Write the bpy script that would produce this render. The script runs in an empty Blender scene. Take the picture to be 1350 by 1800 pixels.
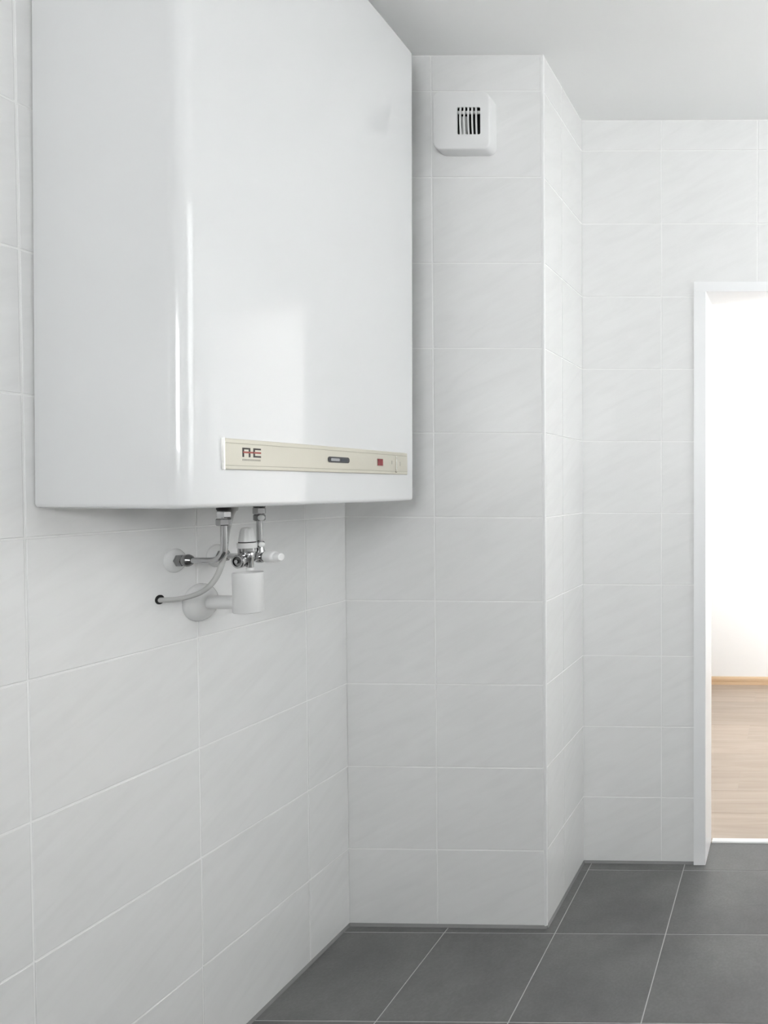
import bpy, bmesh, math, random
from mathutils import Vector, Matrix

random.seed(7)
SC = bpy.context.scene
COL = SC.collection

# ------------------------------------------------------------------ camera
F_PX, CX, CY = 1174.04, 1381.62, 880.73          # shift lens, 1350x1800 frame
RX, RY, RZ = 0.02183, 0.00394, -0.0143
CAM_Z = 1.33057
Mw = (Matrix.Rotation(RZ, 3, 'Z') @ Matrix.Rotation(RY, 3, 'Y') @ Matrix.Rotation(RX, 3, 'X')).transposed()
right, fwd, up = Mw @ Vector((1, 0, 0)), Mw @ Vector((0, 1, 0)), Mw @ Vector((0, 0, 1))
cam_d = bpy.data.cameras.new('camera')
cam = bpy.data.objects.new('camera', cam_d)
COL.objects.link(cam)
m = Matrix((right, up, -fwd)).transposed().to_4x4()
m.translation = (0, 0, CAM_Z)
cam.matrix_world = m
cam_d.sensor_width = 36.0
cam_d.lens = F_PX * 36.0 / 1800.0
cam_d.shift_x = (675 - CX) / 1800.0
cam_d.shift_y = (CY - 900) / 1800.0
cam_d.clip_start = 0.01
SC.camera = cam

# ------------------------------------------------------------------ sky, exposure
world = bpy.data.worlds.new('overcast_sky')
SC.world = world
world.use_nodes = True
bg = world.node_tree.nodes['Background']
bg.inputs['Color'].default_value = (1.0, 1.0, 1.0, 1)
bg.inputs['Strength'].default_value = 18.6
SC.view_settings.view_transform = 'Standard'
SC.view_settings.look = 'None'
SC.view_settings.gamma = 1.0
SC.view_settings.use_curve_mapping = False
SC.view_settings.exposure = 0.0
SC.cycles.max_bounces = 16
SC.cycles.diffuse_bounces = 10
SC.cycles.glossy_bounces = 6
SC.cycles.transparent_max_bounces = 12
SC.cycles.use_denoising = True

# ------------------------------------------------------------------ room measures
XL, DC, DF = -1.3417, 1.9698, 2.3200      # left wall, shaft front, door wall
XE = -0.7424                              # shaft edge
XR, YB = 0.80, -1.20                      # right wall, wall with the window behind the viewer
ZT = 2.5896                               # ceiling
DFB = 2.46                                # back of the door wall
NX0, NX1, NY1 = -1.6, 2.4, 4.4577         # next room
DX0, DX1, DZ = -0.311, 0.300, 2.000        # clear door opening
FO = 0.0415                               # face width of the door frame
W1 = (-0.50, 0.60, 1.50, 2.20)            # window behind the viewer (x0,x1,z0,z1)
W2 = (2.85, 4.05, 0.75, 2.20)             # side window of the next room (y0,y1,z0,z1)
W4 = (1.25, 2.15, 0.90, 2.15)             # added unseen window, brightens the next room's far wall (x0,x1,z0,z1)
W3 = (0.92, 2.22, 1.32, 2.50)             # added unseen window, fill light from the right (y0,y1,z0,z1)


def portal(name, loc, rot, sx, sy):
    d = bpy.data.lights.new(name, 'AREA')
    d.shape = 'RECTANGLE'
    d.size, d.size_y = sx, sy
    d.cycles.is_portal = True
    o = bpy.data.objects.new(name, d)
    o.location, o.rotation_euler = loc, rot
    COL.objects.link(o)
    return o


portal('window_daylight', ((W1[0] + W1[1]) / 2, YB - 0.13, (W1[2] + W1[3]) / 2),
       (math.radians(90), 0, 0), W1[1] - W1[0], W1[3] - W1[2])
portal('next_room_daylight', (NX0 - 0.13, (W2[0] + W2[1]) / 2, (W2[2] + W2[3]) / 2),
       (0, math.radians(-90), 0), W2[3] - W2[2], W2[1] - W2[0])
portal('added_front_daylight', ((W4[0] + W4[1]) / 2, DF + 0.012, (W4[2] + W4[3]) / 2),
       (math.radians(90), 0, 0), W4[1] - W4[0], W4[3] - W4[2])
portal('added_side_daylight', (XR + 0.13, (W3[0] + W3[1]) / 2, (W3[2] + W3[3]) / 2),
       (0, math.radians(90), 0), W3[3] - W3[2], W3[1] - W3[0])



# ------------------------------------------------------------------ materials
def new_mat(name, color=(0.8, 0.8, 0.8), rough=0.5, metal=0.0, spec=0.5, coat=0.0):
    mt = bpy.data.materials.new(name)
    mt.use_nodes = True
    b = mt.node_tree.nodes['Principled BSDF']
    b.inputs['Base Color'].default_value = (*color, 1)
    b.inputs['Roughness'].default_value = rough
    b.inputs['Metallic'].default_value = metal
    b.inputs['Specular IOR Level'].default_value = spec
    b.inputs['Coat Weight'].default_value = coat
    b.inputs['Coat Roughness'].default_value = 0.012
    return mt


def N(mt, t, **kw):
    n = mt.node_tree.nodes.new(t)
    for k, v in kw.items():
        if k in n.inputs.keys():
            n.inputs[k].default_value = v
        else:
            setattr(n, k, v)
    return n


def L(mt, a, b):
    mt.node_tree.links.new(a, b)


def ramp(mt, fac, stops):
    r = mt.node_tree.nodes.new('ShaderNodeValToRGB')
    e = r.color_ramp.elements
    e[0].position, e[0].color = stops[0][0], (*stops[0][1], 1)
    e[1].position, e[1].color = stops[-1][0], (*stops[-1][1], 1)
    for p, c in stops[1:-1]:
        x = e.new(p)
        x.color = (*c, 1)
    L(mt, fac, r.inputs['Fac'])
    return r


def tile_coords(mt, scale, rot=0.0, spread=40.0):
    """object coordinates shifted by the object's own random number, so alike pieces differ"""
    tc = N(mt, 'ShaderNodeTexCoord')
    oi = N(mt, 'ShaderNodeObjectInfo')
    mu = N(mt, 'ShaderNodeMath', operation='MULTIPLY')
    mu.inputs[1].default_value = spread
    L(mt, oi.outputs['Random'], mu.inputs[0])
    ad = N(mt, 'ShaderNodeVectorMath', operation='ADD')
    r0 = N(mt, 'ShaderNodeVectorRotate', rotation_type='Z_AXIS')
    r0.inputs['Angle'].default_value = rot
    L(mt, tc.outputs['Object'], r0.inputs['Vector'])
    sc = N(mt, 'ShaderNodeVectorMath', operation='MULTIPLY')
    sc.inputs[1].default_value = scale
    L(mt, r0.outputs['Vector'], sc.inputs[0])
    L(mt, sc.outputs['Vector'], ad.inputs[0])
    L(mt, mu.outputs[0], ad.inputs[1])
    return ad.outputs['Vector'], oi


def make_wall_tile():
    mt = new_mat('wall_tile_glaze', rough=0.24, spec=0.5)
    v, oi = tile_coords(mt, (5.5, 30.0, 1.0), rot=math.radians(-27))
    n1 = N(mt, 'ShaderNodeTexNoise', Scale=1.0, Detail=5.0, Roughness=0.6, Distortion=0.6)
    L(mt, v, n1.inputs['Vector'])
    r = ramp(mt, n1.outputs['Fac'], [(0.30, (0.800, 0.799, 0.795)), (0.5, (0.826, 0.825, 0.821)), (0.70, (0.842, 0.841, 0.838))])
    b = mt.node_tree.nodes['Principled BSDF']
    L(mt, r.outputs['Color'], b.inputs['Base Color'])
    v2, _ = tile_coords(mt, (9.0, 14.0, 1.0), rot=math.radians(-32))
    n2 = N(mt, 'ShaderNodeTexNoise', Scale=1.0, Detail=2.0)
    L(mt, v2, n2.inputs['Vector'])
    bp = N(mt, 'ShaderNodeBump', Strength=0.06, Distance=0.002)
    L(mt, n2.outputs['Fac'], bp.inputs['Height'])
    L(mt, bp.outputs['Normal'], b.inputs['Normal'])
    return mt


def make_floor_tile():
    mt = new_mat('floor_tile_stoneware', rough=0.40, spec=0.5)
    v, oi = tile_coords(mt, (5.0, 5.0, 1.0))
    n1 = N(mt, 'ShaderNodeTexNoise', Scale=1.0, Detail=6.0, Roughness=0.62)
    L(mt, v, n1.inputs['Vector'])
    r = ramp(mt, n1.outputs['Fac'], [(0.3, (0.115, 0.115, 0.115)), (0.7, (0.172, 0.172, 0.171))])
    v2, _ = tile_coords(mt, (140.0, 140.0, 1.0))
    n2 = N(mt, 'ShaderNodeTexNoise', Scale=1.0, Detail=3.0)
    L(mt, v2, n2.inputs['Vector'])
    r2 = ramp(mt, n2.outputs['Fac'], [(0.35, (0.93, 0.93, 0.93)), (0.7, (1.06, 1.06, 1.06))])
    mx = N(mt, 'ShaderNodeMix', data_type='RGBA', blend_type='MULTIPLY')
    mx.inputs[0].default_value = 1.0
    L(mt, r.outputs['Color'], mx.inputs[6])
    L(mt, r2.outputs['Color'], mx.inputs[7])
    b = mt.node_tree.nodes['Principled BSDF']
    L(mt, mx.outputs[2], b.inputs['Base Color'])
    bp = N(mt, 'ShaderNodeBump', Strength=0.12, Distance=0.001)
    L(mt, n2.outputs['Fac'], bp.inputs['Height'])
    L(mt, bp.outputs['Normal'], b.inputs['Normal'])
    return mt


def make_wood(name, c0, c1, c2, rough=0.35):
    mt = new_mat(name, rough=rough, spec=0.45)
    v, oi = tile_coords(mt, (1.5, 17.0, 4.0))
    n1 = N(mt, 'ShaderNodeTexNoise', Scale=1.0, Detail=6.0, Roughness=0.6, Distortion=1.2)
    L(mt, v, n1.inputs['Vector'])
    r = ramp(mt, n1.outputs['Fac'], [(0.28, c0), (0.5, c1), (0.72, c2)])
    b = mt.node_tree.nodes['Principled BSDF']
    hs = N(mt, 'ShaderNodeHueSaturation')
    mr = N(mt, 'ShaderNodeMapRange')
    mr.inputs['To Min'].default_value, mr.inputs['To Max'].default_value = 0.92, 1.06
    L(mt, oi.outputs['Random'], mr.inputs['Value'])
    L(mt, mr.outputs['Result'], hs.inputs['Value'])
    L(mt, r.outputs['Color'], hs.inputs['Color'])
    L(mt, hs.outputs['Color'], b.inputs['Base Color'])
    return mt


def make_paint(name, c, rough=0.85, bump=0.05):
    mt = new_mat(name, c, rough=rough, spec=0.2)
    tc = N(mt, 'ShaderNodeTexCoord')
    n = N(mt, 'ShaderNodeTexNoise', Scale=180.0, Detail=3.0)
    L(mt, tc.outputs['Object'], n.inputs['Vector'])
    bp = N(mt, 'ShaderNodeBump', Strength=bump, Distance=0.001)
    L(mt, n.outputs['Fac'], bp.inputs['Height'])
    L(mt, bp.outputs['Normal'], mt.node_tree.nodes['Principled BSDF'].inputs['Normal'])
    return mt


def make_brushed(name, c, rough):
    mt = new_mat(name, c, rough=rough, metal=0.45)
    tc = N(mt, 'ShaderNodeTexCoord')
    sc = N(mt, 'ShaderNodeVectorMath', operation='MULTIPLY')
    sc.inputs[1].default_value = (900.0, 3.0, 900.0)
    L(mt, tc.outputs['Object'], sc.inputs[0])
    n = N(mt, 'ShaderNodeTexNoise', Scale=1.0, Detail=2.0)
    L(mt, sc.outputs['Vector'], n.inputs['Vector'])
    mr = N(mt, 'ShaderNodeMapRange')
    mr.inputs['To Min'].default_value, mr.inputs['To Max'].default_value = rough - 0.06, rough + 0.08
    L(mt, n.outputs['Fac'], mr.inputs['Value'])
    L(mt, mr.outputs['Result'], mt.node_tree.nodes['Principled BSDF'].inputs['Roughness'])
    return mt


def make_pane():
    mt = bpy.data.materials.new('window_glass')
    mt.use_nodes = True
    nt = mt.node_tree
    nt.nodes.remove(nt.nodes['Principled BSDF'])
    out = nt.nodes['Material Output']
    tr = N(mt, 'ShaderNodeBsdfTransparent')
    tr.inputs['Color'].default_value = (0.95, 0.96, 0.96, 1)
    gl = N(mt, 'ShaderNodeBsdfGlossy', Roughness=0.02)
    fr = N(mt, 'ShaderNodeFresnel', IOR=1.45)
    mx = N(mt, 'ShaderNodeMixShader')
    L(mt, fr.outputs[0], mx.inputs[0])
    L(mt, tr.outputs[0], mx.inputs[1])
    L(mt, gl.outputs[0], mx.inputs[2])
    L(mt, mx.outputs[0], out.inputs['Surface'])
    return mt


def make_dimming_blind():  # translucent sheet added to soften the fill window
    mt = bpy.data.materials.new('added_dimming_blind')
    mt.use_nodes = True
    nt = mt.node_tree
    nt.nodes.remove(nt.nodes['Principled BSDF'])
    a = N(mt, 'ShaderNodeBsdfDiffuse')
    a.inputs['Color'].default_value = (0.75, 0.75, 0.75, 1)
    b = N(mt, 'ShaderNodeBsdfTranslucent')
    b.inputs['Color'].default_value = (0.85, 0.85, 0.85, 1)
    mx = N(mt, 'ShaderNodeMixShader')
    mx.inputs[0].default_value = 0.78
    L(mt, a.outputs[0], mx.inputs[1])
    L(mt, b.outputs[0], mx.inputs[2])
    L(mt, mx.outputs[0], nt.nodes['Material Output'].inputs['Surface'])
    return mt


MAT = {
    'blind': make_dimming_blind(),
    'tile': make_wall_tile(),
    'floor_tile': make_floor_tile(),
    'grout': new_mat('wall_grout', (0.89, 0.89, 0.885), 0.8, spec=0.2),
    'floor_grout': new_mat('floor_grout', (0.50, 0.50, 0.495), 0.85, spec=0.2),
    'seal': new_mat('grey_silicone', (0.24, 0.24, 0.24), 0.45),
    'ceiling': make_paint('ceiling_paint', (0.86, 0.86, 0.855)),
    'paint': make_paint('white_wall_paint', (0.90, 0.90, 0.90)),
    'frame': new_mat('white_frame_lacquer', (0.885, 0.888, 0.895), 0.32),
    'pvc': new_mat('white_pvc_profile', (0.82, 0.82, 0.82), 0.35),
    'enamel': new_mat('white_enamel', (0.755, 0.76, 0.765), 0.16, coat=1.0),
    'gold': make_brushed('champagne_aluminium', (0.640, 0.615, 0.535), 0.42),
    'gold_edge': new_mat('polished_aluminium_edge', (0.88, 0.87, 0.84), 0.22, metal=0.7),
    'groove': new_mat('dark_champagne_line', (0.40, 0.375, 0.31), 0.5, metal=0.5),
    'chrome': new_mat('chrome', (0.54, 0.54, 0.545), 0.06, metal=1.0),
    'steel_dark': new_mat('dull_nickel', (0.30, 0.30, 0.30), 0.22, metal=1.0),
    'white': new_mat('white_plastic', (0.78, 0.78, 0.775), 0.32),
    'white_knob': new_mat('bright_white_plastic', (0.93, 0.93, 0.925), 0.3),
    'white_gloss': new_mat('white_gloss_rosette', (0.74, 0.74, 0.735), 0.12, coat=0.4),
    'vent': new_mat('white_vent_plastic', (0.80, 0.80, 0.80), 0.42),
    'vent_inner': new_mat('grey_vent_inner', (0.62, 0.62, 0.62), 0.5),  # plain grey of the parts inside the vent
    'black': new_mat('black_rubber', (0.012, 0.012, 0.012), 0.5),
    'dark': new_mat('dark_cavity', (0.015, 0.015, 0.015), 0.8, spec=0.1),
    'cable': new_mat('grey_cable_sheath', (0.47, 0.47, 0.46), 0.4),
    'ink': new_mat('black_print', (0.045, 0.038, 0.032), 0.45),
    'red_ink': new_mat('red_print', (0.34, 0.085, 0.065), 0.45),
    'faint_ink': new_mat('grey_print', (0.42, 0.40, 0.35), 0.5),
    'red': new_mat('red_indicator_plastic', (0.26, 0.022, 0.032), 0.25, coat=0.3),
    'display_rim': new_mat('charcoal_display_rim', (0.035, 0.037, 0.042), 0.3),
    'display_white': new_mat('pale_display_field', (0.42, 0.42, 0.45), 0.2),
    'display_dark': new_mat('slate_display_field', (0.085, 0.092, 0.108), 0.2),
    'threshold': new_mat('pale_threshold_strip', (0.78, 0.785, 0.78), 0.35),
    'laminate': make_wood('oak_laminate', (0.350, 0.278, 0.217), (0.402, 0.328, 0.264), (0.445, 0.372, 0.308)),
    'skirting': make_wood('oak_skirting', (0.58, 0.405, 0.255), (0.63, 0.45, 0.29), (0.67, 0.49, 0.325)),
    'pane': make_pane(),
}


# ------------------------------------------------------------------ mesh helpers
class MB:
    """collects faces in world measures; build() links them as one mesh object"""

    def __init__(self):
        self.v, self.f, self.s = [], [], []

    def add(self, verts, faces, smooth=False):
        o = len(self.v)
        self.v += [tuple(p) for p in verts]
        self.f += [tuple(i + o for i in f) for f in faces]
        self.s += [smooth] * len(faces)
        return self

    def box(self, x0, x1, y0, y1, z0, z1):
        v = [(x0, y0, z0), (x1, y0, z0), (x1, y1, z0), (x0, y1, z0), (x0, y0, z1), (x1, y0, z1), (x1, y1, z1), (x0, y1, z1)]
        return self.add(v, [(0, 3, 2, 1), (4, 5, 6, 7), (0, 1, 5, 4), (1, 2, 6, 5), (2, 3, 7, 6), (3, 0, 4, 7)])

    def loops(self, loops, cap0=True, cap1=True, smooth=True):
        n = len(loops[0])
        v = [p for lp in loops for p in lp]
        f = []
        for k in range(len(loops) - 1):
            a, b = k * n, (k + 1) * n
            for i in range(n):
                j = (i + 1) % n
                f.append((a + i, a + j, b + j, b + i))
        if cap0:
            f.append(tuple(range(n - 1, -1, -1)))
        if cap1:
            f.append(tuple(range((len(loops) - 1) * n, len(loops) * n)))
        return self.add(v, f, smooth)

    def lathe(self, org, axis, prof, n=28, cap0=True, cap1=True, smooth=True, phase=0.0):
        """prof: list of (distance along axis, radius)"""
        a = Vector(axis).normalized()
        t = Vector((0, 0, 1)) if abs(a.z) < 0.9 else Vector((1, 0, 0))
        u = a.cross(t).normalized()
        w = a.cross(u).normalized()
        org = Vector(org)
        lp = []
        for d, r in prof:
            r = max(r, 1e-5)
            lp.append([org + a * d + (u * math.cos(2 * math.pi * i / n + phase) + w * math.sin(2 * math.pi * i / n + phase)) * r for i in range(n)])
        return self.loops(lp, cap0, cap1, smooth)

    def hexnut(self, org, axis, length, r, phase=0.0):
        c = 0.0022
        return self.lathe(org, axis, [(0, r * 0.88), (c, r), (length - c, r), (length, r * 0.88)], n=6, smooth=False, phase=phase)

    def tube(self, pts, r, n=14, caps=True):
        pts = [Vector(p) for p in pts]
        lp = []
        u = None
        for i, p in enumerate(pts):
            d = (pts[min(i + 1, len(pts) - 1)] - pts[max(i - 1, 0)]).normalized()
            if u is None:
                t = Vector((0, 0, 1)) if abs(d.z) < 0.9 else Vector((0, 1, 0))
                u = d.cross(t).normalized()
            else:
                u = (u - d * u.dot(d)).normalized()
            w = d.cross(u)
            rr = r[i] if isinstance(r, (list, tuple)) else r
            lp.append([p + (u * math.cos(2 * math.pi * k / n) + w * math.sin(2 * math.pi * k / n)) * rr for k in range(n)])
        return self.loops(lp, caps, caps, True)

    def build(self, name, mat, parent=None, origin=(0, 0, 0), sharp=35, bevel=0.0, label=None, normals=True):
        me = bpy.data.meshes.new(name)
        ox, oy, oz = origin
        me.from_pydata([(x - ox, y - oy, z - oz) for x, y, z in self.v], [], self.f)
        me.polygons.foreach_set('use_smooth', self.s)
        if normals:
            bm = bmesh.new()
            bm.from_mesh(me)
            bmesh.ops.recalc_face_normals(bm, faces=bm.faces)
            bm.to_mesh(me)
            bm.free()
        if any(self.s):
            me.set_sharp_from_angle(angle=math.radians(sharp))
        me.materials.append(MAT[mat] if isinstance(mat, str) else mat)
        o = bpy.data.objects.new(name, me)
        COL.objects.link(o)
        if parent is not None:
            o.parent = parent
        else:
            o.location = origin
        if bevel:
            b = o.modifiers.new('edge', 'BEVEL')
            b.width, b.segments, b.limit_method = bevel, 2, 'ANGLE'
        if label:
            o['label'] = label
        return o


def empty(name, loc):
    o = bpy.data.objects.new(name, None)
    o.location = loc
    o.empty_display_size = 0.05
    COL.objects.link(o)
    return o


def tag(o, label, cat, group=None):
    o['label'], o['category'] = label, cat
    if group:
        o['group'] = group
    return o


def structure(o, label, cat):
    o['kind'] = 'structure'
    return tag(o, label, cat)


def catmull(pts, k=10):
    pts = [Vector(p) for p in pts]
    q = [pts[0] * 2 - pts[1]] + pts + [pts[-1] * 2 - pts[-2]]
    out = []
    for i in range(1, len(q) - 2):
        p0, p1, p2, p3 = q[i - 1:i + 3]
        for s in range(k):
            t = s / k
            out.append(0.5 * ((2 * p1) + (p2 - p0) * t + (2 * p0 - 5 * p1 + 4 * p2 - p3) * t * t + (3 * p1 - p0 - 3 * p2 + p3) * t ** 3))
    out.append(pts[-1])
    return out


def bend(a, b, c, r, n=12):
    """a straight run a-b-c with a round bend of radius r at b"""
    a, b, c = Vector(a), Vector(b), Vector(c)
    d1, d2 = (a - b).normalized(), (c - b).normalized()
    ang = d1.angle(d2)
    t = r / math.tan(ang / 2)
    p1, p2 = b + d1 * t, b + d2 * t
    ctr = b + (d1 + d2).normalized() * (r / math.sin(ang / 2))
    v1, v2 = p1 - ctr, p2 - ctr
    tot = v1.angle(v2)
    out = [a, a.lerp(p1, 0.5)]
    for i in range(n + 1):
        s = i / n
        out.append(ctr + (v1 * math.sin((1 - s) * tot) + v2 * math.sin(s * tot)) / math.sin(tot))
    return out + [p2.lerp(c, 0.5), c]


# ------------------------------------------------------------------ tiles
TJ = 0.0036            # wall joint
TD = 0.0012            # joint depth
TILE_MESH = {}


def tile_mesh(w, h, mat, d=TD, bv=0.0009):
    key = (round(w, 4), round(h, 4), mat)
    if key in TILE_MESH:
        return TILE_MESH[key]
    a, b = w / 2, h / 2
    v = []
    for x, y, z in ((a, b, -d), (a, b, -bv * 0.6), (a - bv, b - bv, 0)):
        v += [(-x, -y, z), (x, -y, z), (x, y, z), (-x, y, z)]
    f = [(8, 9, 10, 11)]
    for k in (0, 4):
        for i in range(4):
            j = (i + 1) % 4
            f.append((k + i, k + j, k + 4 + j, k + 4 + i))
    me = bpy.data.meshes.new('tile')
    me.from_pydata(v, [], f)
    me.materials.append(MAT[mat])
    TILE_MESH[key] = me
    return me


def place_tile(parent, frame, u0, u1, z0, z1, mat='tile', jt=TJ):
    """frame(u, z) -> point of the tile face; frame.axes = (u direction, normal)"""
    w, h = u1 - u0 - jt, z1 - z0 - jt
    if w < 0.006 or h < 0.006:
        return None
    o = bpy.data.objects.new('tile', tile_mesh(w, h, mat))
    COL.objects.link(o)
    o.parent = parent
    p = frame[0]((u0 + u1) / 2, (z0 + z1) / 2)
    x, nrm = Vector(frame[1]), Vector(frame[2])
    y = nrm.cross(x)
    wob = random.uniform(-0.0002, 0.0002)
    mm = Matrix((x, y, nrm)).transposed().to_4x4()
    mm.translation = Vector(p) + nrm * wob
    o.matrix_local = mm
    return o


ROW0 = 1.2354
ROWS = [0.006] + [ROW0 + 0.25 * k for k in range(-4, 6)] + [ZT - 0.001]


def tile_wall(parent, frame, us, hole=None):
    for i in range(len(us) - 1):
        for k in range(len(ROWS) - 1):
            u0, u1, z0, z1 = us[i], us[i + 1], ROWS[k], ROWS[k + 1]
            if hole is None or u1 <= hole[0] + 1e-4 or u0 >= hole[1] - 1e-4 or z1 <= hole[2] + 1e-4 or z0 >= hole[3] - 1e-4:
                place_tile(parent, frame, u0, u1, z0, z1)
                continue
            a, b, c, d = hole
            cu0, cu1 = max(u0, a), min(u1, b)
            cz0, cz1 = max(z0, c), min(z1, d)
            L_l, L_r, L_b, L_t = u0 < a - 1e-4, u1 > b + 1e-4, z0 < c - 1e-4, z1 > d + 1e-4
            if (L_l or L_r) and (L_b or L_t):
                j = TJ / 2
                pu = a if L_l else b
                pz = c if L_b else d
                A, B, Cc, D = u0 + j, u1 - j, z0 + j, z1 - j
                if L_l and L_t:
                    poly = [(A, Cc), (pu, Cc), (pu, pz), (B, pz), (B, D), (A, D)]
                elif L_r and L_t:
                    poly = [(pu, Cc), (B, Cc), (B, D), (A, D), (A, pz), (pu, pz)]
                elif L_l and L_b:
                    poly = [(A, Cc), (B, Cc), (B, pz), (pu, pz), (pu, D), (A, D)]
                else:
                    poly = [(A, Cc), (B, Cc), (B, D), (pu, D), (pu, pz), (A, pz)]
                uc, zc = (u0 + u1) / 2, (z0 + z1) / 2
                n = len(poly)
                v = [(p[0] - uc, p[1] - zc, 0) for p in poly] + [(p[0] - uc, p[1] - zc, -TD) for p in poly]
                if (Vector(frame[1]).x + Vector(frame[1]).y) < 0:
                    v = [(-x, y, z) for x, y, z in v]
                me = bpy.data.meshes.new('tile')
                me.from_pydata(v, [], [tuple(range(n))] + [(q, q + n, (q + 1) % n + n, (q + 1) % n) for q in range(n)])
                me.materials.append(MAT['tile'])
                o = bpy.data.objects.new('tile', me)
                COL.objects.link(o)
                o.parent = parent
                x, nrm = Vector(frame[1]), Vector(frame[2])
                mm = Matrix((x, nrm.cross(x), nrm)).transposed().to_4x4()
                mm.translation = frame[0](uc, zc)
                o.matrix_local = mm
            elif L_l or L_r:
                if L_l:
                    place_tile(parent, frame, u0, a, z0, z1)
                if L_r:
                    place_tile(parent, frame, b, u1, z0, z1)
            elif L_b or L_t:
                if L_b:
                    place_tile(parent, frame, u0, u1, z0, c)
                if L_t:
                    place_tile(parent, frame, u0, u1, d, z1)


def steps(start, stop, pitch):
    out, x = [], start
    while (x < stop - 0.02) if pitch > 0 else (x > stop + 0.02):
        out.append(x)
        x += pitch
    return out + [stop]


# ------------------------------------------------------------------ room shell
TH = 0.14
# floor slab of this room and its tiles
fl = MB().box(XL - TH, XR + TH, YB - TH, DFB + 0.0, -0.12, -0.0012).build('floor', 'floor_grout')
structure(fl, 'dark grey stoneware tiled floor with pale joints', 'floor')
FA = 0.010                       # the floor grid lies slightly askew to the walls
P = 0.3295
ca, sa = math.cos(FA), math.sin(FA)
for i in range(-2, 6):
    for j in range(-10, 2):
        lx, ly = (i + 0.5) * P, (j + 0.5) * P
        x, y = -0.7105 + lx * ca - ly * sa, 1.9475 + lx * sa + ly * ca
        if x - P / 2 > XR + 0.02 or y + P / 2 < YB - 0.02:
            continue
        # the door row is cut at the threshold strip
        top = 1.9475 + (i + 0.5) * P * sa + (j + 1) * P * ca
        w, h = P - 0.003, P - 0.003
        if y > 2.31:
            continue
        o = bpy.data.objects.new('tile', tile_mesh(w, h, 'floor_tile'))
        COL.objects.link(o)
        o.parent = fl
        o.location = (x, y, 0)
        o.rotation_euler = (0, 0, FA + (math.pi / 2) * random.choice((0, 2)))
for i in range(-1, 5):           # cut tiles running into the doorway
    lx = (i + 0.5) * P
    y0, y1 = 1.9475 + P + lx * sa + 0.0015, 2.4575
    x = -0.7105 + lx - (P * 1.2) * sa
    o = bpy.data.objects.new('tile', tile_mesh(P - 0.003, round(y1 - y0, 4), 'floor_tile'))
    COL.objects.link(o)
    o.parent = fl
    o.location = (x, (y0 + y1) / 2, 0)
    o.rotation_euler = (0, 0, FA * 0.5)

ce = MB().box(XL - TH, XR + TH, YB - TH, DF + 0.02, ZT, ZT + 0.12).build('ceiling', 'ceiling')
structure(ce, 'smooth white painted ceiling above the tiled room', 'ceiling')

wl = MB().box(XL - TH, XL - TD, YB - TH, DF, 0, ZT).build('wall_left', 'grout')
structure(wl, 'white tiled wall carrying the water heater', 'wall')
tile_wall(wl, (lambda u, z: (XL, u, z), (0, 1, 0), (1, 0, 0)),
          sorted(steps(1.8069, YB, -0.33204)) + [DC + 0.0014])

TR = 0.010
sh = MB().box(XL - TD, XE - TD, DC + TD, DF + 0.01, 0, ZT).build('wall_shaft', 'grout')
structure(sh, 'white tiled boxed-in shaft projecting into the corner, with the vent', 'wall')
tile_wall(sh, (lambda u, z: (u, DC, z), (1, 0, 0), (0, -1, 0)), [XL - 0.0014, -1.0733, XE - 0.007])
tile_wall(sh, (lambda u, z: (XE, u, z), (0, 1, 0), (1, 0, 0)), [DC + 0.006, 2.1200, DF + 0.0014])
# rounded white edge profile of the shaft
r = 0.0068
lp0 = [(XE - 0.0075, DC - 0.0004), (XE - 0.0030, DC - 0.0006), (XE - 0.0012, DC - 0.0003), (XE + 0.0003, DC + 0.0012), (XE + 0.0006, DC + 0.003), (XE + 0.0004, DC + 0.0065), (XE - 0.006, DC + 0.0065)]
tp = MB().loops([[(x, y, 0.004) for x, y in lp0], [(x, y, ZT) for x, y in lp0]], smooth=False).build('trim_1', 'pvc')
structure(tp, 'slim white edge profile on the shaft corner', 'trim')

FX0, FX1, FZ = DX0 - FO, DX1 + FO, DZ + 0.034
wf = MB()
wf.box(DX1 + 0.02, W4[0], DF + TD, DFB, 0, ZT).box(W4[1], NX1, DF + TD, DFB, 0, ZT)
wf.box(W4[0], W4[1], DF + TD, DFB, 0, W4[2]).box(W4[0], W4[1], DF + TD, DFB, W4[3], ZT)
wf.box(NX0, DX0 - 0.02, DF + TD, DFB, 0, ZT).box(DX0 - 0.02, DX1 + 0.02, DF + TD, DFB, DZ + 0.02, ZT)
wf = wf.build('wall_door', 'grout')
structure(wf, 'white tiled wall with the doorway to the bright next room', 'wall')
tile_wall(wf, (lambda u, z: (u, DF, z), (1, 0, 0), (0, -1, 0)),
          [XE - 0.0014] + steps(-0.4669, XR, 0.33204), hole=(FX0 + 0.001, FX1 - 0.001, -1, FZ - 0.001))

wr = MB()
wr.box(XR + TD, XR + TH, YB - TH, W3[0], 0, ZT).box(XR + TD, XR + TH, W3[1], DF, 0, ZT)
wr.box(XR + TD, XR + TH, W3[0], W3[1], 0, W3[2]).box(XR + TD, XR + TH, W3[0], W3[1], W3[3], ZT)
wr = wr.build('wall_right', 'grout')
structure(wr, 'white tiled wall opposite the water heater', 'wall')
tile_wall(wr, (lambda u, z: (XR, u, z), (0, -1, 0), (-1, 0, 0)), steps(YB, DF, 0.33204), hole=W3)

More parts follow.
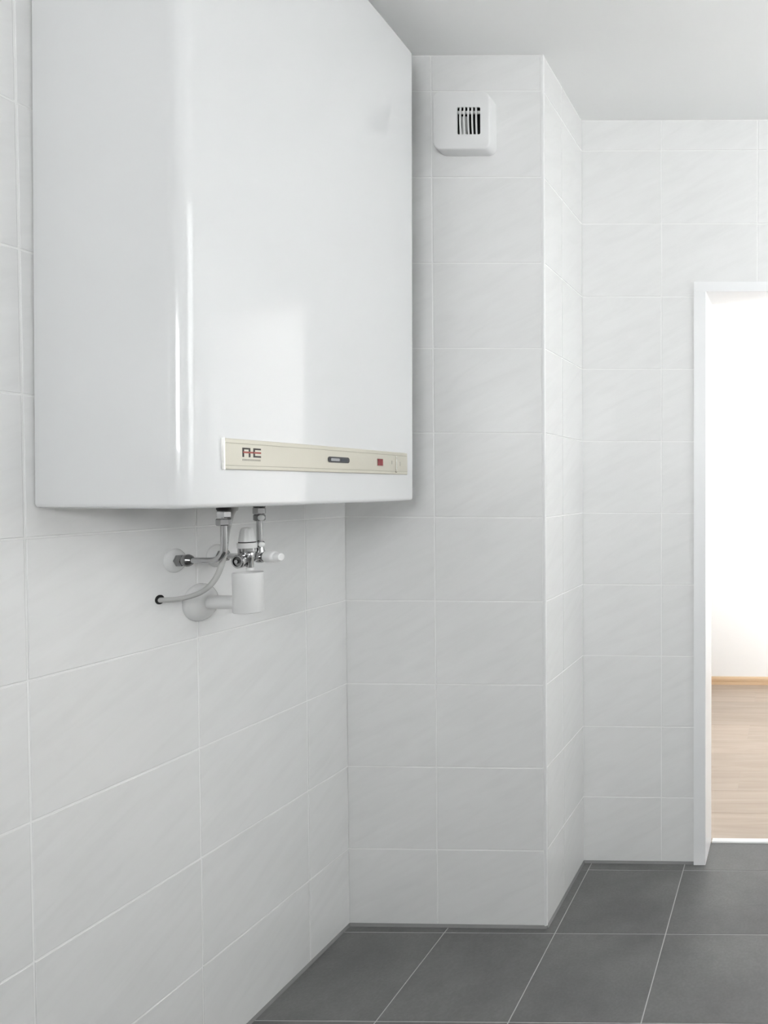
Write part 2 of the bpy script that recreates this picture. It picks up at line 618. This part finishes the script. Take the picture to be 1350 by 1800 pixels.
wb = MB()
wb.box(XL, W1[0], YB - TH, YB - TD, 0, ZT).box(W1[1], XR, YB - TH, YB - TD, 0, ZT)
wb.box(W1[0], W1[1], YB - TH, YB - TD, 0, W1[2]).box(W1[0], W1[1], YB - TH, YB - TD, W1[3], ZT)
wb = wb.build('wall_window', 'grout')
structure(wb, 'white tiled wall with the wide window', 'wall')
tile_wall(wb, (lambda u, z: (u, YB, z), (-1, 0, 0), (0, 1, 0)), steps(XL, XR, 0.33204), hole=W1)


def window(name, label, org, axis, a0, a1, z0, z1, depth0, depth1, blind=None):
    """frame bars and a pane; axis 'x' = runs along x at fixed y, 'y' = along y at fixed x"""
    e = empty(name, org)
    structure(e, label, 'window')

    def bar(p0, p1, q0, q1, nm, mt, d0=depth0, d1=depth1):
        b = MB()
        if axis == 'x':
            b.box(p0, p1, min(d0, d1), max(d0, d1), q0, q1)
        else:
            b.box(min(d0, d1), max(d0, d1), p0, p1, q0, q1)
        return b.build(nm, mt, e, org, bevel=0.004 if mt == 'frame' else 0)
    t = 0.045
    bar(a0, a0 + t, z0, z1, 'window_frame', 'frame')
    bar(a1 - t, a1, z0, z1, 'window_frame', 'frame')
    bar(a0 + t, a1 - t, z0, z0 + t, 'window_frame', 'frame')
    bar(a0 + t, a1 - t, z1 - t, z1, 'window_frame', 'frame')
    dm = (depth0 + depth1) / 2
    bar(a0 + t - 0.005, a1 - t + 0.005, z0 + t - 0.005, z1 - t + 0.005, 'pane', 'pane', dm - 0.002, dm + 0.002)
    if blind is not None:
        bar(a0 + t - 0.02, a1 - t + 0.02, z0 + t - 0.02, z1 - 0.01, 'dimming_blind', 'blind', blind, blind + 0.0012)  # blind added only to dim this window's light and its reflection
    return e


window('window_1', 'wide window behind the viewer', ((W1[0] + W1[1]) / 2, YB - 0.08, W1[2]), 'x', W1[0], W1[1], W1[2], W1[3], YB - 0.10, YB - 0.05)
window('window_2', 'tall side window of the next room', (NX0 - 0.08, (W2[0] + W2[1]) / 2, W2[2]), 'y', W2[0], W2[1], W2[2], W2[3], NX0 - 0.10, NX0 - 0.05)
window('fill_window_3', 'added unseen fill window with a dimming blind in the right wall', (XR + 0.08, (W3[0] + W3[1]) / 2, W3[2]), 'y', W3[0], W3[1], W3[2], W3[3], XR + 0.05, XR + 0.10, blind=XR + 0.035)
window('fill_window_4', 'added unseen window brightening the next room, right of the doorway', ((W4[0] + W4[1]) / 2, DF + 0.06, W4[2]), 'x', W4[0], W4[1], W4[2], W4[3], DF + 0.04, DF + 0.09)

# next room
f2 = MB().box(NX0 - TH, NX1 + TH, DFB, NY1 + TH, -0.12, -0.0008).build('floor_next_room', 'groove')
structure(f2, 'pale oak laminate floor in the room beyond the door', 'floor')
PL, PW = 1.28, 0.2005
PLK = {}


def plank(w, h):
    k = (round(w, 4), round(h, 4))
    if k not in PLK:
        me = tile_mesh(w, h, 'laminate', d=0.0008, bv=0.0006)
        PLK[k] = me
    return PLK[k]


y, row = 2.4875, 0
while y < NY1 - 0.005:
    h = min(PW, NY1 - y)
    x = NX0 + (-0.35 - 0.43 * (row % 3))
    while x < NX1:
        x0, x1 = max(x, NX0), min(x + PL, NX1)
        if x1 - x0 > 0.03:
            o = bpy.data.objects.new('plank', plank(x1 - x0 - 0.0006, h - 0.0006))
            COL.objects.link(o)
            o.parent = f2
            o.location = ((x0 + x1) / 2, y + h / 2, 0)
        x += PL
    y += PW
    row += 1
c2 = MB().box(NX0 - TH, NX1 + TH, DF + 0.02, NY1 + TH, ZT, ZT + 0.12).build('ceiling_next_room', 'paint')
structure(c2, 'white ceiling of the room beyond the door', 'ceiling')
wn = MB().box(NX0 - TH, NX1 + TH, NY1, NY1 + TH, 0, ZT).build('wall_next_room', 'paint')
structure(wn, 'bright white wall seen through the doorway', 'wall')
w2 = MB()
w2.box(NX0 - TH, NX0, DFB - TH, W2[0], 0, ZT).box(NX0 - TH, NX0, W2[1], NY1, 0, ZT)
w2.box(NX0 - TH, NX0, W2[0], W2[1], 0, W2[2]).box(NX0 - TH, NX0, W2[0], W2[1], W2[3], ZT)
w2 = w2.build('wall_next_room_left', 'paint')
structure(w2, 'white side wall of the next room with its window', 'wall')
w3 = MB().box(NX1, NX1 + TH, DFB - TH, NY1, 0, ZT).build('wall_next_room_right', 'paint')
structure(w3, 'plain white side wall of the next room', 'wall')
# the room side of the door wall is painted
w4 = MB().box(NX0, FX0, DFB, DFB + 0.004, 0, ZT).box(FX1, W4[0], DFB, DFB + 0.004, 0, ZT).box(W4[1], NX1, DFB, DFB + 0.004, 0, ZT).box(W4[0], W4[1], DFB, DFB + 0.004, 0, W4[2]).box(W4[0], W4[1], DFB, DFB + 0.004, W4[3], ZT).box(FX0, FX1, DFB, DFB + 0.004, FZ, ZT)
structure(w4.build('wall_next_room_front', 'paint'), 'painted back of the door wall in the next room', 'wall')
# oak skirting with a stepped profile
pf = [(NY1, 0.0), (NY1 - 0.016, 0.0), (NY1 - 0.016, 0.019), (NY1 - 0.009, 0.0205), (NY1 - 0.009, 0.0235), (NY1 - 0.0135, 0.0250), (NY1 - 0.0135, 0.040), (NY1 - 0.009, 0.050), (NY1, 0.052)]
bb = MB().loops([[(NX0, a, b) for a, b in pf], [(NX1, a, b) for a, b in pf]], smooth=False).build('baseboard_next_room', 'skirting')
structure(bb, 'narrow oak skirting board along the bright wall', 'skirting board')

# grey silicone beads along the wall foot
def bead(name, label, p0, p1, nrm):
    p0, p1, nrm = Vector(p0), Vector(p1), Vector(nrm)
    s = [(0.0, 0.0), (0.0055, 0.0), (0.0045, 0.0022), (0.0028, 0.0046), (0.0, 0.0080)]
    lp = [[q + nrm * a + Vector((0, 0, b)) for a, b in s] for q in (p0, p1)]
    structure(MB().loops(lp, smooth=False).build(name, 'seal'), label, 'sealant')


bead('trim_2', 'grey sealant bead along the foot of the heater wall', (XL - 0.001, YB, 0), (XL - 0.001, DC, 0), (1, 0, 0))
bead('trim_3', 'grey sealant bead along the front foot of the shaft', (XL, DC + 0.001, 0), (XE, DC + 0.001, 0), (0, -1, 0))
bead('trim_4', 'grey sealant bead along the side foot of the shaft', (XE - 0.001, DC, 0), (XE - 0.001, DF, 0), (1, 0, 0))
bead('trim_5', 'grey sealant bead along the foot of the door wall', (XE, DF + 0.001, 0), (FX0, DF + 0.001, 0), (0, -1, 0))

# threshold strip
pf = [(2.4590, 0.0), (2.4605, 0.0040), (2.4640, 0.0052), (2.4830, 0.0052), (2.4870, 0.0036), (2.4880, 0.0)]
th = MB().loops([[(DX0 + 0.004, a, b) for a, b in pf], [(DX1 - 0.004, a, b) for a, b in pf]], smooth=False).build('trim_6', 'threshold')
structure(th, 'pale threshold strip between grey tiles and laminate', 'threshold')

# door frame: face plates, lining and a rebate on both jambs and the head
dr = empty('door_1', ((DX0 + DX1) / 2, DF, 0))
structure(dr, 'white lacquered steel door frame of the open doorway', 'door frame')
DO = tuple(dr.location)
Y0, Y1 = DF - 0.010, DFB + 0.014


def jamb_profile(s, xin, xout):
    # plan outline of one jamb; s = +1 left jamb (opening towards +x)
    return [(xout, DF + 0.003), (xout, Y0), (xin - s * 0.0012, Y0), (xin, Y0 + 0.0012), (xin, Y1 - 0.002), (xin - s * 0.002, Y1), (xout, Y1), (xout, DFB + 0.002), (xin - s * 0.018, DFB + 0.002), (xin - s * 0.018, DF + 0.003)]


for s, xin, xout in ((1, DX0, FX0), (-1, DX1, FX1)):
    pr = jamb_profile(s, xin, xout)
    MB().loops([[(x, y, 0.001) for x, y in pr], [(x, y, DZ) for x, y in pr]], smooth=False).build('jamb', 'frame', dr, DO)
pr = [(FZ, DF + 0.003), (FZ, Y0), (DZ + 0.0012, Y0), (DZ, Y0 + 0.0012), (DZ, Y1 - 0.002), (DZ + 0.002, Y1), (FZ, Y1), (FZ, DFB + 0.002), (DZ + 0.018, DFB + 0.002), (DZ + 0.018, DF + 0.003)]
MB().loops([[(FX0, y, z) for z, y in pr], [(FX1, y, z) for z, y in pr]], smooth=False).build('frame_head', 'frame', dr, DO)

# ------------------------------------------------------------------ water heater
HZ0, HZ1 = 1.2868, 2.530
HYN, HYF, HXB = 1.1572, 1.8590, XL + 0.002
LEAN = 0.0125                             # the casing is not quite square
RC, YM, XM, RB = 0.027, 1.570, -1.0585, 4.2


def xf(y):
    return XM - (y - YM) ** 2 / (2 * RB)


def heater_outline():
    pts = [(HXB, HYN)]
    # near front corner
    y0 = HYN + RC
    cx = xf(y0) - RC
    for i in range(15):
        a = -math.pi / 2 + (math.pi / 2 + (y0 - YM) / RB * -1 * 0 ) * i / 14
        pts.append((cx + RC * math.cos(a), y0 + RC * math.sin(a)))
    rf = 0.018
    y1 = HYF - rf
    n = 44
    for i in range(1, n):
        y = y0 + (y1 - y0) * i / n
        pts.append((xf(y), y))
    cx = xf(y1) - rf
    for i in range(11):
        a = math.pi / 2 * i / 10
        pts.append((cx + rf * math.cos(a), y1 + rf * math.sin(a)))
    pts.append((HXB, HYF))
    return pts


def inset(pts, d):
    n = len(pts)
    out = []
    for i in range(n):
        p, a, b = Vector(pts[i]), Vector(pts[i - 1]), Vector(pts[(i + 1) % n])
        e1, e2 = (p - a).normalized(), (b - p).normalized()
        n1, n2 = Vector((-e1.y, e1.x)), Vector((-e2.y, e2.x))
        bis = (n1 + n2).normalized()
        out.append(tuple(p + bis * (d / max(0.4, bis.dot(n1)))))
    return out


wh = empty('water_heater', (HXB, (HYN + HYF) / 2, HZ0))
WO = tuple(wh.location)
tag(wh, 'large white enamelled water heater hanging on the tiled wall, with a champagne control strip', 'water heater')
ol = heater_outline()
lps = []
for z, d in ((HZ0, 0.0085), (HZ0 + 0.0011, 0.0040), (HZ0 + 0.0038, 0.0011), (HZ0 + 0.0080, 0.0), (HZ0 + 0.0095, 0.0), (HZ1 - 0.0070, 0.0), (HZ1 - 0.0055, 0.0), (HZ1 - 0.0028, 0.0006), (HZ1 - 0.0008, 0.0025), (HZ1, 0.006)):
    lps.append([(x, y + LEAN * (z - HZ0), z) for x, y in (inset(ol, d) if d else ol)])
MB().loops(lps).build('casing', 'enamel', wh, WO, sharp=50)
# hanging bracket between casing and wall
MB().box(XL, HXB + 0.004, HYN + 0.10, HYF - 0.10, 2.30, 2.36).build('wall_bracket', 'steel_dark', wh, WO)

# control strip following the curved front
BY0, BY1, BZ0, BZ1 = 1.2360, 1.8120, 1.3588, 1.4174
cs = None


def strip(y0, y1, prof, n=30):
    """prof: closed list of (proud, z); swept along the curved front from y0 to y1"""
    lp = []
    for i in range(n + 1):
        y = y0 + (y1 - y0) * i / n
        lp.append([(xf(y) + p, y, z) for p, z in prof])
    return MB().loops(lp, smooth=False)


g0, g1 = BZ0 + 0.0076, BZ1 - 0.0086
prof = [(-0.001, BZ0), (0.0030, BZ0), (0.0042, BZ0 + 0.0012), (0.0042, g0 - 0.0006), (0.0030, g0), (0.0042, g0 + 0.0006),
        (0.0042, g1 - 0.0006), (0.0030, g1), (0.0042, g1 + 0.0006), (0.0042, BZ1 - 0.0012), (0.0030, BZ1), (-0.001, BZ1)]
cs = strip(BY0, BY1, prof).build('control_strip', 'gold', wh, WO, label='champagne metal control strip')
strip(BY0 - 0.0028, BY0, [(-0.001, BZ0 - 0.0003), (0.0044, BZ0 - 0.0003), (0.0048, BZ1 + 0.0003), (-0.001, BZ1 + 0.0003)], 1).build('end_cap', 'gold_edge', cs, WO)
for gz in (g0, g1):
    strip(BY0, BY1, [(0.0030, gz - 0.0005), (0.00385, gz - 0.0005), (0.00385, gz + 0.0005), (0.0030, gz + 0.0005)]).build('groove_line', 'groove', cs, WO)


def decal(y0, y1, z0, z1, nm, mt, proud=0.0045, parent=None, n=3):
    return strip(y0, y1, [(0.002, z0), (proud, z0), (proud, z1), (0.002, z1)], n).build(nm, mt, parent or cs, WO)


# logo: black A without its bar, black E without its middle arm, one red bar through both
LY0, LY1, LZ0, LZ1 = 1.2720, 1.3130, 1.3835, 1.4015
lw, lh = LY1 - LY0, LZ1 - LZ0
st, sv = 0.0031, 0.0033


def logo(polys, nm, mt, proud):
    b = MB()
    for (a0, a1, b0, b1) in polys:
        y0, y1, z0, z1 = LY0 + a0 * lw, LY0 + a1 * lw, LZ0 + b0 * lh, LZ0 + b1 * lh
        v = []
        for p in (0.002, proud):
            v += [(xf(y0) + p, y0, z0), (xf(y1) + p, y1, z0), (xf(y1) + p, y1, z1), (xf(y0) + p, y0, z1)]
        b.add(v, [(0, 3, 2, 1), (4, 5, 6, 7), (0, 1, 5, 4), (1, 2, 6, 5), (2, 3, 7, 6), (3, 0, 4, 7)])
    return b.build(nm, mt, cs, WO)


logo([(0.0, 0.42, 0.82, 1.0), (0.0, 0.085, 0.0, 0.82), (0.335, 0.42, 0.0, 0.82),
      (0.585, 1.0, 0.82, 1.0), (0.585, 0.67, 0.18, 0.82), (0.585, 1.0, 0.0, 0.18)], 'logo_letters', 'ink', 0.0046)
logo([(0.03, 0.57, 0.42, 0.61), (0.60, 1.0, 0.42, 0.61)], 'logo_bar', 'red_ink', 0.0048)
# the illegibly fine line under the logo
x, pl = 0.0, []
for wd in (.040, .022, .030, .035, .022, .030, .026, .036, .022, .030, .034, .024, .030, .022, .034, .026, .030):
    pl.append((x, min(1.0, x + wd), -0.40, -0.20))
    x += wd + 0.030
logo(pl, 'fine_print', 'faint_ink', 0.0046)

# temperature display: charcoal pill with a pale and a slate field
def pill(yc, zc, w, h, nm, mt, p0, p1, r=None, parent=None):
    r = min(w, h) / 2 if r is None else r
    pts = []
    for cx_, cz_, a0 in ((w / 2 - r, h / 2 - r, 0), (-w / 2 + r, h / 2 - r, 90), (-w / 2 + r, -h / 2 + r, 180), (w / 2 - r, -h / 2 + r, 270)):
        for k in range(7):
            a = math.radians(a0 + 15 * k)
            pts.append((yc + cx_ + r * math.cos(a), zc + cz_ + r * math.sin(a)))
    lp = [[(xf(y) + p, y, z) for y, z in pts] for p in (p0, p1)]
    return MB().loops(lp, smooth=False).build(nm, mt, parent or cs, WO)


dsp = pill(1.5280, 1.3880, 0.0700, 0.0130, 'display', 'display_rim', 0.003, 0.0058, r=0.0055)
pill(1.5150, 1.3880, 0.0280, 0.0062, 'display_field', 'display_white', 0.004, 0.0061, r=0.002)
pill(1.5450, 1.3880, 0.0220, 0.0062, 'display_field', 'display_dark', 0.004, 0.0061, r=0.002)
pill(1.6830, 1.3880, 0.0235, 0.0190, 'indicator_frame', 'groove', 0.003, 0.0050, r=0.001)
pill(1.6830, 1.3880, 0.0205, 0.0165, 'indicator', 'red', 0.003, 0.0062, r=0.001)
# slider at the far end with its two tick marks
pill(1.7560, 1.3880, 0.0050, 0.0400, 'slider_slot', 'groove', 0.003, 0.0047)
pill(1.7560, 1.3880, 0.0028, 0.0370, 'slider', 'gold_edge', 0.003, 0.0060)
pill(1.7560, 1.3655, 0.0060, 0.0050, 'slider_stop', 'groove', 0.003, 0.0058)
logo([((1.735 - LY0) / lw, (1.7375 - LY0) / lw, 0.1, 0.6)], 'tick_mark', 'faint_ink', 0.0047)
logo([((1.774 - LY0) / lw, (1.7765 - LY0) / lw, -0.1, 0.5)], 'tick_mark', 'faint_ink', 0.0047)

# ------------------------------------------------------------------ pipework under the heater
PX = -1.230


def rosette(parent, org, y, z, r, depth, mat='white_gloss', hole=0.008):
    MB().lathe((XL, y, z), (1, 0, 0), [(0, r), (depth * 0.10, r), (depth * 0.35, r * 0.93), (depth * 0.65, r * 0.74), (depth * 0.9, r * 0.48), (depth, hole)], n=36).build('rosette', mat, parent, org)


hp = empty('hot_water_pipe', (XL, 1.418, 1.166))
tag(hp, 'bent chrome water pipe with hexagon nuts from the left wall rosette up to the heater', 'pipe')
O = tuple(hp.location)
rosette(hp, O, 1.4215, 1.1655, 0.0262, 0.011)
MB().hexnut((XL + 0.009, 1.4195, 1.1660), (1, 0, 0), 0.017, 0.0135).build('wall_nut', 'steel_dark', hp, O)
MB().lathe((XL + 0.026, 1.4192, 1.1662), (1, 0, 0), [(0, 0.0125), (0.006, 0.0135), (0.010, 0.0118), (0.016, 0.0072)], n=24).build('compression_ring', 'steel_dark', hp, O)
MB().tube(bend((XL + 0.036, 1.4192, 1.1662), (PX, 1.4182, 1.1668), (PX, 1.4182, 1.2450), 0.027), 0.0064).build('tube', 'chrome', hp, O)
MB().hexnut((PX, 1.4182, 1.2420), (0, 0, 1), 0.0150, 0.0135, phase=0.3).build('union_nut', 'chrome', hp, O)
MB().hexnut((PX, 1.4182, 1.2585), (0, 0, 1), 0.0150, 0.0138, phase=0.75).build('union_nut', 'chrome', hp, O)
MB().lathe((PX, 1.4182, 1.2735), (0, 0, 1), [(0, 0.0105), (0.0035, 0.0125), (HZ0 - 1.2735 + 0.0005, 0.0125)], n=24).build('black_gasket', 'black', hp, O)

# grey cable from the wall hole up to the heater
cb = empty('power_cable', (XL, 1.3875, 1.087))
tag(cb, 'grey power cable curving from a hole in the tiles up to the heater', 'cable')
O = tuple(cb.location)
path = catmull([(XL - 0.003, 1.3825, 1.0868), (XL + 0.0060, 1.3870, 1.0858), (-1.3150, 1.3965, 1.0862), (-1.2900, 1.4060, 1.0920), (-1.2700, 1.4160, 1.1040), (-1.2560, 1.4250, 1.1260), (-1.2490, 1.4330, 1.1560), (-1.2470, 1.4390, 1.1850), (-1.2450, 1.4430, 1.2250), (-1.2370, 1.4440, 1.2600), (-1.2310, 1.4450, HZ0 - 0.012)])
MB().tube(path, 0.0054).build('sheath', 'cable', cb, O)
MB().lathe((XL - 0.0005, 1.3855, 1.0870), (1, 0, 0), [(0, 0.0100), (0.0020, 0.0100), (0.0030, 0.0088), (0.0031, 0.0030)], n=24).build('grommet', 'black', cb, O)
MB().lathe((-1.2310, 1.4450, HZ0 - 0.014), (0, 0, 1), [(0, 0.0068), (0.003, 0.0085), (0.0145, 0.0090)], n=20).build('cable_gland', 'cable', cb, O)

# cold water safety group
VX, VY = -1.2395, 1.490
sv_ = empty('safety_valve', (VX, VY, 1.142))
tag(sv_, 'chrome safety valve group with white cap, white handle and second wall rosette', 'valve')
O = tuple(sv_.location)
rosette(sv_, O, 1.5255, 1.1655, 0.0262, 0.011)
MB().hexnut((XL + 0.009, 1.5250, 1.1655), (1, 0, 0), 0.017, 0.0135).build('wall_nut', 'steel_dark', sv_, O)
MB().tube([(XL + 0.025, 1.5245, 1.1650), (-1.2900, 1.5200, 1.1650), (-1.2600, 1.5050, 1.1650), (-1.2450, 1.4960, 1.1650)], 0.0068).build('inlet_tube', 'chrome', sv_, O)
# main body, turned brass plated with chrome
MB().lathe((VX, VY, 1.1500), (0, 0, 1), [(0, 0.009), (0.002, 0.0110), (0.010, 0.0130), (0.014, 0.0160), (0.030, 0.0168), (0.0375, 0.0168)], n=36).build('valve_body', 'chrome', sv_, O)
MB().lathe((VX, VY, 1.1868), (0, 0, 1), [(0, 0.0168), (0.0006, 0.0184), (0.0115, 0.0184), (0.0122, 0.0174)], n=36).build('collar', 'white', sv_, O)
MB().lathe((VX, VY, 1.1988), (0, 0, 1), [(0, 0.0158), (0.0026, 0.0158)], n=36).build('gap_ring', 'black', sv_, O)
cap = MB()
lp = []
for d, rr in ((0, 0.0154), (0.004, 0.0152), (0.014, 0.0140), (0.024, 0.0122), (0.0290, 0.0108), (0.0310, 0.0090), (0.0316, 0.0040)):
    ring = []
    for k in range(72):
        a = 2 * math.pi * k / 72
        rib = 0.0003 * (1 if (k // 3) % 2 else -1) if 0.003 < d < 0.027 else 0
        ring.append((VX + (rr + rib) * math.cos(a), VY + (rr + rib) * math.sin(a), 1.2014 + d))
    lp.append(ring)
cap.loops(lp).build('cap', 'white', sv_, O, sharp=30)
# round test port looking out at the front left
pa = Vector((-0.12, -0.99, 0.0)).normalized()
po = Vector((-1.2350, 1.4800, 1.1595))
MB().lathe(po, pa, [(0, 0.0135), (0.012, 0.0145), (0.0145, 0.0155), (0.0195, 0.0155), (0.0208, 0.0142), (0.0206, 0.0112)], n=32, cap1=False).build('port_ring', 'chrome', sv_, O)
MB().lathe(po + pa * 0.0185, pa, [(0, 0.0114), (0.0002, 0.0112), (0.0010, 0.0001)], n=32).build('port_face', 'steel_dark', sv_, O)
MB().hexnut(po + pa * 0.0188, pa, 0.0045, 0.0052).build('port_screw', 'chrome', sv_, O)
# vertical outlet above the funnel
MB().lathe((-1.2235, 1.4780, 1.1440), (0, 0, 1), [(0, 0.0068), (0.002, 0.0070), (0.020, 0.0070), (0.022, 0.0080), (0.033, 0.0080), (0.0360, 0.0060)], n=24).build('outlet', 'chrome', sv_, O)
MB().lathe((-1.2235, 1.4780, 1.1385), (0, 0, 1), [(0, 0.0066), (0.0010, 0.0072), (0.0056, 0.0072)], n=24).build('outlet_tip', 'white_knob', sv_, O)
# riser to the heater with nuts and two white plugs
RX_, RY_ = -1.2350, 1.5200
MB().lathe((RX_, RY_, 1.2775), (0, 0, 1), [(0, 0.0105), (0.003, 0.0122), (HZ0 - 1.2775 + 0.0005, 0.0122)], n=24).build('black_gasket', 'black', sv_, O)
MB().hexnut((RX_, RY_, 1.2625), (0, 0, 1), 0.0155, 0.0130, phase=0.5).build('union_nut', 'chrome', sv_, O)
MB().lathe((RX_, RY_, 1.2470), (0, 0, 1), [(0, 0.0090), (0.002, 0.0115), (0.0125, 0.0115), (0.0150, 0.0095)], n=24).build('lock_ring', 'steel_dark', sv_, O)
MB().tube([(RX_, RY_, 1.2490), (RX_, RY_, 1.2200), (RX_, RY_, 1.1780)], 0.0058).build('riser', 'chrome', sv_, O)
pd = Vector((0.80, -0.60, 0)).normalized()
for z, rr in ((1.2545, 0.0066), (1.1930, 0.0062)):
    MB().lathe(Vector((RX_, RY_, z)) + pd * 0.0100, pd, [(0, rr * 0.9), (0.003, rr), (0.0065, rr * 0.95), (0.0085, rr * 0.6), (0.0090, 0.0005)], n=20).build('white_plug', 'white_knob', sv_, O)
MB().lathe((RX_, RY_, 1.1870), (0, 0, 1), [(0, 0.0070), (0.002, 0.0090), (0.011, 0.0090), (0.013, 0.0070)], n=8, smooth=False).build('test_fitting', 'chrome', sv_, O)
MB().lathe((RX_, RY_, 1.1500), (0, 0, 1), [(0, 0.0060), (0.003, 0.0105), (0.012, 0.0125), (0.022, 0.0118), (0.030, 0.0088), (0.038, 0.0072)], n=28).build('stop_valve_body', 'chrome', sv_, O)
MB().tube([(VX + 0.002, VY + 0.012, 1.1650), (RX_, RY_ - 0.008, 1.1650)], 0.0105).build('link_tube', 'chrome', sv_, O)
hd = Vector((0.985, -0.17, 0)).normalized()
ho = Vector((RX_ + 0.008, RY_, 1.1648))
MB().lathe(ho, hd, [(0, 0.0105), (0.008, 0.0118), (0.0105, 0.0105)], n=24).build('handle_stem', 'chrome', sv_, O)
MB().lathe(ho + hd * 0.0095, hd, [(0, 0.0118), (0.0012, 0.0134), (0.020, 0.0134), (0.0240, 0.0118), (0.0255, 0.0098), (0.0365, 0.0094), (0.0395, 0.0080), (0.0405, 0.0040)], n=28).build('handle', 'white_knob', sv_, O)

# white drip funnel
UX, UY = -1.2370, 1.4890
df = empty('drip_funnel', (UX, UY, 1.0412))
tag(df, 'white plastic drain cup below the safety valve with pipe and domed wall rosette', 'drain cup')
O = tuple(df.location)
MB().lathe((UX, UY, 1.0412), (0, 0, 1), [(0, 0.0245), (0.0012, 0.0276), (0.0035, 0.0286), (0.0880, 0.0291), (0.0905, 0.0287), (0.0912, 0.0276), (0.0905, 0.0266), (0.0600, 0.0262), (0.0450, 0.0180), (0.0440, 0.0010)], n=48).build('cup', 'white', df, O)
MB().tube([(UX - 0.025, UY, 1.0640), (-1.30, UY - 0.001, 1.0640), (XL + 0.004, UY - 0.002, 1.0640)], 0.0155, n=28).build('drain_pipe', 'white', df, O)
pr = [(0, 0.0425), (0.0015, 0.0428)]
for k in range(1, 9):
    a = math.radians(10 * k)
    pr.append((0.0015 + 0.0190 * math.sin(a), 0.0428 * math.cos(a) ** 0.8 if 10 * k < 75 else 0.0428 * math.cos(a)))
MB().lathe((XL, 1.4800, 1.0650), (1, 0, 0), pr, n=44).build('rosette', 'white_gloss', df, O)

# ------------------------------------------------------------------ vent on the shaft
VA, VB, VZ0, VZ1, VF, VK = -1.0480, -0.8820, 2.2965, 2.4605, 1.9270, DC
vn = empty('vent_cover', ((VA + VB) / 2, VK, VZ0))
tag(vn, 'white square exhaust vent cover with a small slatted opening high on the shaft', 'vent')
O = tuple(vn.location)


def rr(x0, x1, z0, z1, r, y, n=6):
    out = []
    for cx_, cz_, a0 in ((x1 - r, z1 - r, 0), (x0 + r, z1 - r, 90), (x0 + r, z0 + r, 180), (x1 - r, z0 + r, 270)):
        for k in range(n + 1):
            a = math.radians(a0 + 90 * k / n)
            out.append((cx_ + r * math.cos(a), y, cz_ + r * math.sin(a)))
    return out


SX0, SX1, SZ0, SZ1 = -0.9760, -0.9090, 2.3380, 2.4155
MB().loops([rr(VA, VB, VZ0, VZ1, 0.022, VK), rr(VA, VB, VZ0, VZ1, 0.022, VF + 0.0050),
            rr(VA + 0.0006, VB - 0.0006, VZ0 + 0.0006, VZ1 - 0.0006, 0.0215, VF + 0.0028),
            rr(VA + 0.0018, VB - 0.0018, VZ0 + 0.0018, VZ1 - 0.0018, 0.021, VF + 0.0009),
            rr(VA + 0.0042, VB - 0.0042, VZ0 + 0.0042, VZ1 - 0.0042, 0.019, VF),
            rr(SX0, SX1, SZ0, SZ1, 0.004, VF), rr(SX0, SX1, SZ0, SZ1, 0.004, VF + 0.004)],
           cap0=False, cap1=False).build('cover', 'vent', vn, O, sharp=40)
MB().loops([rr(SX0 - 0.001, SX1 + 0.001, SZ0 - 0.001, SZ1 + 0.001, 0.004, VF + 0.004), rr(SX0 - 0.001, SX1 + 0.001, SZ0 - 0.001, SZ1 + 0.001, 0.004, VF + 0.0400)], cap0=False).build('cavity', 'dark', vn, O)
ns = 5
pitch = (SX1 - SX0) / (ns + 1)
for k in range(ns):
    xc = SX0 + pitch * (k + 1) - 0.0015
    lp = []
    for i in range(9):
        t = i / 8
        z = SZ0 + (SZ1 - SZ0) * t
        bow = 0.0022 * (ns - k) / ns * (1 - 4 * (t - 0.5) ** 2) * -1 + 0.0012 * (1 - t)
        w = 0.0019
        lp.append([(xc + bow - w, VF + 0.0004, z), (xc + bow + w, VF + 0.0004, z), (xc + bow + w, VF + 0.0045, z), (xc + bow - w, VF + 0.0045, z)])
    MB().loops(lp, smooth=False).build('slat', 'vent', vn, O)
MB().box(SX0 - 0.001, SX1 + 0.001, VF + 0.006, VF + 0.011, SZ1 - 0.0150, SZ1 - 0.0075).build('cross_bar', 'vent_inner', vn, O)
MB().box(SX0 - 0.001, SX0 + 0.020, VF + 0.016, VF + 0.022, SZ0 + 0.004, SZ1 - 0.018).build('inner_flap', 'vent_inner', vn, O)
